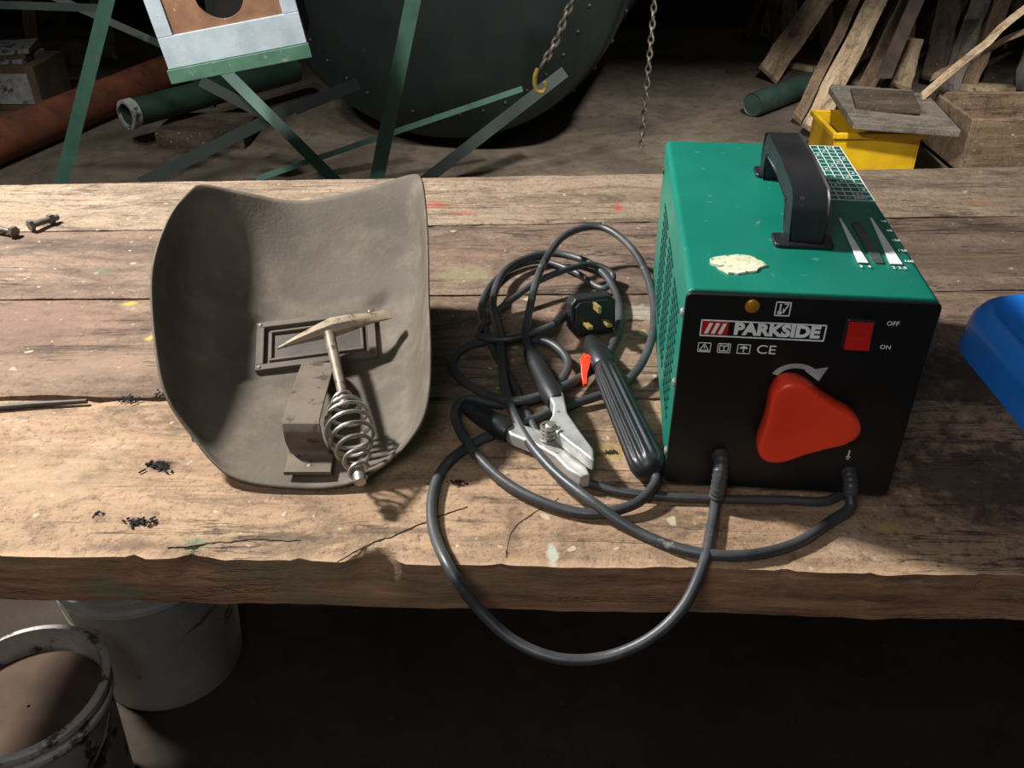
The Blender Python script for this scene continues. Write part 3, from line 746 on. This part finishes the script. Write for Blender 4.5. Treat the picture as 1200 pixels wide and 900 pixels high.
bucket(-.635, 1.13, .145, .30, 'white plastic paint bucket streaked with dark grime', .8, m_bucket)

# ------------------------------------------------------------ background
tc_ = Vector((-.22, 4.45, .02)); TM = Matrix.Translation(tc_) @ Matrix.Rotation(math.radians(-14), 4, 'Z') @ Matrix.Rotation(math.radians(90), 4, 'X')
tank = thing('metal_tank', 'large dark green riveted metal drum on a stand', 'tank', (tc_.x, tc_.y, FL))
g = G(); g.lathe([(.82, -1.1), (.82, .30), (.832, .305), (.832, .35), (.82, .355), (.82, .42)], 72, TM)
for k in range(40):
    M = TM @ Matrix.Rotation(2*math.pi*k/40, 4, 'Z') @ Matrix.Translation((.832, 0, .328)) @ Matrix.Rotation(math.pi/2, 4, 'Y')
    g.lathe([(.012, 0), (.010, .007), (.002, .010)], 10, M)
o = g.obj('shell', m_tank, tank)
g = G(); g.lathe([(.82, .421), (.81, .45), (.77, .475), (.55, .50), (.3, .515), (.02, .52)], 72, TM)
for k in range(40):
    M = TM @ Matrix.Rotation(2*math.pi*k/40, 4, 'Z') @ Matrix.Translation((.70, 0, .480))
    g.lathe([(.011, 0), (.009, .006), (.002, .009)], 10, M)
g.obj('end_plate', m_tank, tank)
frm = thing('tank_stand', 'green painted angle-iron stand with cross braces', 'metal stand', (-.6, 3.3, FL))
def face_mat(p1, p2):
    x = (p2-p1).normalized(); mid = (p1+p2)/2; n = (Vector((0, 0, H))-mid); n = (n-x*n.dot(x)).normalized(); y = n.cross(x)
    M = Matrix((x, y, n)).transposed().to_4x4(); M.translation = mid; return M, (p2-p1).length
def to_floor(p_top, p_low):
    d = p_low-p_top; k = (FL-p_top.z)/d.z; return p_top+d*k
def angle(p1, p2, w, mat, name='strut'):
    M, L = face_mat(p1, p2); g = G()
    g.box((0, 0, 0), (L, w, .006), M); g.box((0, w/2-.003, -w/2), (L, .006, w), M)
    g.obj(name, mat, frm, smooth=False)
def leg(u1, v1, u2, v2, y1, y2, w, mat):
    lo, hi = PY(u1, v1, y1), PY(u2, v2, y2)
    hi = hi+(hi-lo)*.3
    angle(to_floor(hi, lo), hi, w, mat, 'leg')
leg(72, 215, 128, -10, 3.1, 3.2, .046, m_strut)
leg(442, 208, 486, -10, 3.1, 3.2, .052, m_strut)
lo_, hi_ = PY(505, 206, 3.4), PY(662, 84, 3.62); angle(to_floor(hi_, lo_), hi_, .045, m_dstrut)
angle(PY(165, 215, 3.25), PY(345, 125, 3.5), .045, m_dstrut)
angle(PY(262, 82, 3.45), PY(395, 214, 3.2), .042, m_strut)
angle(PY(300, 210, 3.3), PY(612, 104, 3.62), .022, m_strut)
angle(PY(345, 128, 3.5), PY(420, 98, 3.6), .045, m_dstrut)
angle(PY(60, -5, 3.5), PY(270, 88, 3.5), .026, m_dstrut)
angle(PY(235, 95, 3.45), PY(330, 145, 3.45), .04, m_dstrut)
angle(PY(-20, 5, 3.3), PY(130, 10, 3.3), .026, m_dstrut)
# nesting box
nb = thing('nesting_box', 'pale painted wooden box front with round hole and green board', 'wooden box', PY(265, 96, 2.75))
NM = Matrix.Translation(PY(284, 80, 2.72)) @ Matrix.Rotation(math.radians(7), 4, 'Z') @ Matrix.Rotation(math.radians(-9), 4, 'Y') @ FR
w_, h_ = .41, .36
g = G()
for (cx, cy, a, b_) in ((0, .081, w_, .088), (-w_/2+.0225, .235, .045, .22), (w_/2-.0225, .235, .045, .22), (0, h_+.003, w_, .036)):
    g.box((cx, cy, 0), (a, b_, .02), NM)
g.obj('face_frame', m_palebox, nb, smooth=False, bevel=.002)
g = G(); hc = (.0, .208); hr = .068; n_ = 32; inn = []; out = []
for k in range(n_):
    a = 2*math.pi*k/n_; c_, s__ = math.cos(a), math.sin(a); q = max(abs(c_)/(w_/2-.02), abs(s__)/.125)
    inn.append((hc[0]+hr*c_, hc[1]+hr*s__)); out.append((hc[0]+c_/q, hc[1]+s__/q))
vs = [(x, y, 0.002) for x, y in inn]+[(x, y, 0.002) for x, y in out]+[(x, y, -.012) for x, y in inn]
fs = [(k, n_+k, n_+(k+1) % n_, (k+1) % n_) for k in range(n_)]+[(k, (k+1) % n_, 2*n_+(k+1) % n_, 2*n_+k) for k in range(n_)]
g.add(vs, fs, 0, NM); g.obj('panel', m_ply, nb, smooth=False)
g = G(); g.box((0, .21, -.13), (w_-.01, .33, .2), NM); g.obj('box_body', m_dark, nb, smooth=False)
g = G(); g.box((0, .016, .004), (w_+.01, .040, .024), NM); g.obj('lower_board', m_boxgreen, nb, smooth=False, bevel=.002)
# pipes
g = G(); a_, b_ = P(-60, 190, FL+.09), P(200, 84, FL+.09); M = along(a_, b_); L = (b_-a_).length
g.lathe([(.075, .01), (.09, 0), (.09, L), (.075, L-.01)], 36, M); g.obj('rusty_pipe', m_rust, origin=a_, label='long rusty brown metal pipe lying on the floor', category='pipe')
a_, b_ = P(150, 134, FL+.16), P(345, 82, FL+.16); M = along(a_, b_); L = (b_-a_).length
e = thing('drain_pipe', 'dark green pipe with pale open rim lying on timber', 'pipe', (a_.x, a_.y, FL))
g = G(); g.lathe([(.052, .3), (.052, .0), (.062, .0), (.062, L)], 32, M, cap=False); g.obj('pipe_body', m_gpipe, e)
g = G(); g.lathe([(.050, -.002), (.050, -.012), (.066, -.012), (.066, .03), (.063, .03)], 32, M, cap=False); g.obj('pipe_rim', m_paper, e)
g = G(); g.box((a_.x+.3, a_.y+.15, FL+.04), (.4, .3, .08)); g.obj('timber_block', m_wood_d, origin=(a_.x+.3, a_.y+.15, FL), smooth=False, label='dark rough timber block on the floor under a pipe', category='block')
a_, b_ = P(882, 123, FL+.06), P(950, 98, FL+.06); M = along(a_, b_); L = (b_-a_).length
g = G(); g.lathe([(.05, .004), (.055, 0), (.06, .01), (.06, L), (.05, L)], 24, M); g.obj('short_pipe', m_gpipe, origin=a_, label='short dull green pipe lying on the floor', category='pipe')
# chains
def chain(pts, r, label, hook=False, pitch=.024):
    p = crs(pts, 60); e = thing('chain', label, 'chain', p[-1])
    g = G(); last = p[0]; k = 0
    for i in range(1, len(p)):
        if (p[i]-last).length >= pitch:
            M = along(last, p[i]) @ Matrix.Rotation((k % 2)*math.pi/2+.4, 4, 'Z')
            loop = []
            for q in range(12):
                a = 2*math.pi*q/12; loop.append(M @ Vector((pitch*.34*math.cos(a), 0, pitch*.5+pitch*.62*math.sin(a))))
            g.tube(loop, r, 6, closed=True); last = p[i]; k += 1
    g.obj('chain_links', m_chain, e)
    if hook:
        g = G(); c = p[-1]; hk = [c+Vector((0, 0, .015)), c+Vector((-.008, 0, -.008)), c+Vector((-.008, 0, -.035)), c+Vector((0, 0, -.055)), c+Vector((.018, 0, -.057)), c+Vector((.026, 0, -.042)), c+Vector((.022, 0, -.025))]
        g.tube(crs(hk, 5), .007, 8); g.obj('hook', m_yhook, e)
c0 = PY(672, 0, 2.9); chain([Vector((.52, 2.9, 1.22)), Vector((.36, 2.9, c0.z+.3)), c0, PY(652, 48, 2.9), PY(630, 86, 2.9)], .0055, 'steel chain with a yellow hook at its end', True)
c0 = PY(767, 0, 3.2); chain([Vector((c0.x+.02, 3.2, 1.22)), Vector((c0.x, 3.2, c0.z+.3)), c0, PY(759, 90, 3.2), PY(751, 178, 3.2)], .004, 'thin rusty steel chain hanging down')

# leaning boards
def board(u1, v1, u2, v2, wpx, mat, label, back=.5, th=.03, name='timber_board', ext=.3, cat='board', grp='timber boards leaning in the corner', yb=None):
    lo = P(u1, v1, FL) if yb is None else PY(u1, v1, yb)
    hi = PY(u2, v2, lo.y+back); hi = hi+(hi-lo)*ext
    M, L = face_mat(lo, hi); d = lo.y*cp+(H-lo.z)*sp; w = wpx*d/FP
    M.translation += Vector((0, 0, th*.5+w*.2))
    g = G(); n_ = 10; vs = []; fs = []
    for k in range(n_+1):
        t = -L/2+L*k/n_; j = noise.noise(Vector((u1*.1, k*.7, 0)))*.009
        for (a, b_) in ((-w/2, -th/2), (w/2, -th/2), (w/2, th/2), (-w/2, th/2)): vs.append((t+(.03 if (k == 0 and a > 0) else 0), a*(1+.1*noise.noise(Vector((u1, k*.5, a)))) + j, b_))
    for k in range(n_):
        for c in range(4):
            c2 = (c+1) % 4; fs.append((k*4+c, (k+1)*4+c, (k+1)*4+c2, k*4+c2))
    fs.append((0, 1, 2, 3)); fs.append(tuple(4*n_+c for c in (3, 2, 1, 0)))
    g.add(vs, fs)
    o = g.obj(name, mat, smooth=False, label=label, category=cat, bevel=.002)
    o.matrix_world = M
    o['group'] = grp
    return o
lb = ['pale rough-sawn timber board leaning in a pile', 'brown weathered timber board leaning in a pile', 'dark old timber board leaning in a pile', 'grey weathered timber board leaning in a pile']
board(897, 98, 962, 5, 28, m_wood_l, lb[0])
board(872, 50, 898, -15, 10, m_wood_d, lb[2], .3)
board(906, 66, 930, -5, 12, m_wood_m, lb[1], .4)
board(932, 148, 1004, 0, 13, m_wood_m, lb[1], .9)
board(948, 164, 1034, -8, 26, m_wood_l, lb[0], .9)
board(985, 92, 1046, -8, 24, m_wood_d, lb[2], .6)
board(1010, 118, 1066, 0, 20, m_wood_m, lb[1], .7)
board(1052, 112, 1068, 55, 24, m_wood_l, 'short splintered piece of pale timber standing upright', .3, ext=0)
board(1090, 104, 1116, -10, 26, m_wood_d, lb[2], .6)
board(1108, 118, 1154, -10, 22, m_wood_g, lb[3], .6)
board(1130, 112, 1180, -10, 20, m_wood_m, lb[1], .5)
board(1076, 122, 1196, 18, 9, m_wood_l, 'thin pale stick leaning across the boards', .3, th=.02, yb=3.95)
board(1088, 96, 1200, 40, 7, m_wood_m, 'thin brown stick leaning across the boards', .2, th=.02, yb=4.15)
rb = random.Random(3)
for k in range(22):
    u = 896+k*15+rb.uniform(-4, 4); vb = 52+(k*7 % 20)
    mt, lbl = ((m_wood_m, lb[1]), (m_wood_d, lb[2]), (m_wood_g, lb[3]), (m_wood_l, lb[0]), (m_wood_d, lb[2]))[k % 5]
    board(u, vb, u+rb.uniform(-15, 48), -12, rb.uniform(10, 19), mt, lbl, rb.uniform(.12, .25), th=.02)
def offcut(u, v, L, w, h, rz, mt, lbl, grp, z=0.):
    c = P(u, v, FL); g = G(); g.box((0, 0, 0), (L, w, h)); g.box((L*.5, w*.12, 0), (L*.06, w*.5, h*.7))
    o = g.obj('timber_offcut', mt, smooth=False, bevel=.002, label=lbl, category='wood scrap')
    o.matrix_world = Matrix.Translation((c.x, c.y, FL+h/2+z)) @ Matrix.Rotation(rz, 4, 'Z'); o['group'] = grp
for (u, v, L, w, h, rz, mt) in ((975, 128, .28, .05, .03, 1.3, m_wood_d), (1012, 104, .30, .07, .04, -.4, m_wood_g), (1120, 96, .4, .09, .05, .1, m_wood_d), (930, 80, .26, .05, .03, -.7, m_wood_l), (1150, 112, .3, .07, .06, -.3, m_wood_l), (870, 84, .22, .05, .03, .5, m_wood_d)):
    offcut(u, v, L, w, h, rz, mt, 'short timber offcut lying on the floor by the pile', 'offcuts by the timber pile')
for (u, v, L, w, h, rz, mt) in ((78, 74, .30, .10, .12, .2, m_wood_m), (225, 128, .22, .05, .04, .4, m_wood_d)):
    offcut(u, v, L, w, h, rz, mt, 'rough timber block lying on the floor beside the pipe', 'timber blocks beside the pipe')
# strap
lo, mid_, hi = PY(1036, 92, 4.3), PY(1054, 48, 4.5), PY(1084, -20, 4.7)
g = G(); pts = crs([lo, mid_, hi], 8); vs = []; fs = []
for p in pts: vs += [p+Vector((-.035, 0, 0)), p+Vector((.035, 0, 0)), p+Vector((.035, .012, 0)), p+Vector((-.035, .012, 0))]
for k in range(len(pts)-1):
    for c in range(4): fs.append((k*4+c, k*4+(c+1) % 4, (k+1)*4+(c+1) % 4, (k+1)*4+c))
fs.append((3, 2, 1, 0)); fs.append(tuple(4*(len(pts)-1)+c for c in range(4)))
g.add(vs, fs); g.obj('leather_strap', m_leather, origin=lo, label='wide brown leather strap hanging over the boards', category='strap')
# grey sheeting bundle
g = G(); c = P(1190, 100, FL); prof = [(.17, 0), (.20, .1), (.17, .35), (.19, .6), (.15, .9), (.08, 1.05), (.02, 1.08)]
g.lathe(prof, 40, Matrix.Translation((c.x+.16, c.y-.1, FL)), fn=lambda a, z: 1+.10*math.sin(7*a+z*3)+.06*math.sin(13*a-z*5))
g.obj('rolled_sheet', m_sack, origin=(c.x+.16, c.y-.1, FL), label='crumpled grey sheeting standing rolled in the corner', category='sheeting')
# yellow crate
yc = thing('plastic_crate', 'yellow plastic crate with an old board on top', 'crate', (1.53, 3.85, FL))
def opencrate(cx, cy, w, d, h, t, mat, parent, lip=0., name='crate_body'):
    g = G()
    g.box((cx, cy, FL+t/2), (w, d, t))
    for sx in (-1, 1): g.box((cx+sx*(w/2-t/2), cy, FL+h/2), (t, d, h))
    for sy in (-1, 1): g.box((cx, cy+sy*(d/2-t/2), FL+h/2), (w-2*t, t, h))
    if lip:
        for sx in (-1, 1): g.box((cx+sx*(w/2+lip/2), cy, FL+h-.012), (lip, d+2*lip, .024))
        for sy in (-1, 1): g.box((cx, cy+sy*(d/2+lip/2), FL+h-.012), (w, lip, .024))
    return g.obj(name, mat, parent, smooth=False, bevel=.004)
opencrate(1.52, 3.83, .36, .32, .19, .008, m_yellow, yc, .012)
g = G(); M = Matrix.Translation((1.61, 3.82, FL+.238)) @ Matrix.Rotation(math.radians(-4), 4, 'Z') @ Matrix.Rotation(math.radians(3), 4, 'X') @ Matrix.Rotation(math.radians(3), 4, 'Y')
g.box((0, 0, 0), (.43, .46, .03)); g.box((-.02, .25, .0), (.36, .03, .028)); o = g.obj('old_board', m_wood_g, smooth=False, bevel=.004, label='square grey weathered board lying on a yellow crate', category='board'); o.matrix_world = M
g = G(); g.box((0, 0, 0), (.26, .24, .02)); o = g.obj('old_board', m_wood_d, smooth=False, bevel=.003, label='small dark board lying on the grey board', category='board'); o.matrix_world = Matrix.Translation((1.59, 3.86, FL+.268)) @ Matrix.Rotation(math.radians(-12), 4, 'Z') @ Matrix.Rotation(math.radians(3), 4, 'X')
wc_ = thing('wooden_crate', 'open brown wooden crate with crumpled paper inside', 'crate', (2.2, 4.0, FL))
opencrate(2.24, 3.90, .68, .42, .24, .022, m_wood_m, wc_)
g = G()
vs = [(2.25+.16*math.cos(a)*r+.03*noise.noise(Vector((a, r, 1))), 3.84+.1*math.sin(a)*r, FL+.10+.12*(1-r)+.03*noise.noise(Vector((a*2, r*3, 3)))) for r in (1., .75, .5, .25) for a in [2*math.pi*k/18 for k in range(18)]]
fs = [(r*18+k, r*18+(k+1) % 18, (r+1)*18+(k+1) % 18, (r+1)*18+k) for r in range(3) for k in range(18)]+[[54+k for k in range(18)], list(range(18))[::-1]]
g.add(vs, fs); g.obj('crumpled_paper', m_paper, origin=(2.25, 3.84, FL+.1), label='crumpled white paper inside the wooden crate', category='paper')
# left clutter
cb = thing('cardboard_box', 'old cardboard box filled with papers', 'box', P(10, 140, FL))
c = P(10, 128, FL)
g = G(); g.box((c.x-.05, c.y+.15, FL+.11), (.50, .35, .22)); g.obj('box_body', m_card, cb, smooth=False, bevel=.004)
g = G(); g.box((c.x+.05, c.y-.027, FL+.11), (.22, .004, .15)); g.obj('label', m_paper, cb, smooth=False)
for k in range(3):
    g = G(); g.box((0, 0, 0), (.34, .26, .02)); o = g.obj('magazine', (m_paper, m_card, m_paper)[k], smooth=False, label='dusty old magazine stacked on a cardboard box', category='magazine')
    o.matrix_world = Matrix.Translation((c.x-.04, c.y+.15, FL+.231+.021*k)) @ Matrix.Rotation(.12*k, 4, 'Z'); o['group'] = 'magazines on the cardboard box'
board(46, 92, 30, -10, 14, m_wood_m, 'brown timber board standing behind a cardboard box', .25, grp='boards behind the cardboard box')
board(128, 78, 118, 0, 22, m_wood_g, 'grey timber board standing behind a pipe', .3, grp='boards behind the cardboard box')
board(-10, 70, 90, -5, 12, m_wood_d, 'dark timber board leaning behind a cardboard box', .3, grp='boards behind the cardboard box')
board(80, 60, 60, -10, 16, m_wood_d, 'dark timber board leaning behind a cardboard box', .25, grp='boards behind the cardboard box')

# ------------------------------------------------------------ lights
def aim(o, loc, target):
    o.location = loc; o.rotation_euler = (Vector(target)-Vector(loc)).to_track_quat('-Z', 'Y').to_euler()
def area(name, loc, target, size, power, col=(1, .98, .95)):
    l = bpy.data.lights.new(name, 'AREA'); l.size = size; l.energy = power; l.color = col
    o = bpy.data.objects.new(name, l); S.collection.objects.link(o); aim(o, loc, target); return o
def spot(name, loc, target, size, power, cone, col=(1, .98, .95)):
    l = bpy.data.lights.new(name, 'SPOT'); l.shadow_soft_size = size; l.energy = power; l.color = col; l.spot_size = math.radians(cone); l.spot_blend = .7
    o = bpy.data.objects.new(name, l); S.collection.objects.link(o); aim(o, loc, target); return o
area('key_lamp', (-1.50, 1.38, 1.52), (0, .85, 0), .18, 114, (1, .99, .97))
area('fill_lamp', (-.25, -.25, .9), (.2, .7, 0), .45, 4.8, (.98, .98, 1))
spot('back_lamp', (1.0, 1.9, 2.0), (1.2, 4.2, -.85), .12, 560, 66)
spot('side_lamp', (-1.6, 1.9, 2.0), (-1.2, 4.0, -.85), .12, 180, 60)
w = bpy.data.worlds.new('World'); S.world = w; w.use_nodes = True
w.node_tree.nodes['Background'].inputs[0].default_value = (.85, .9, 1, 1); w.node_tree.nodes['Background'].inputs[1].default_value = .035

cam = bpy.data.cameras.new('Camera'); cam.sensor_width = 36; cam.lens = FP/1200*36; cam.clip_start = .01
co = bpy.data.objects.new('Camera', cam); S.collection.objects.link(co)
co.location = (0, 0, H); co.rotation_euler = (math.pi/2-PITCH, 0, 0); S.camera = co
S.view_settings.view_transform = 'Standard'
for o in S.objects:
    if o.parent is None: o.location.z += -FL
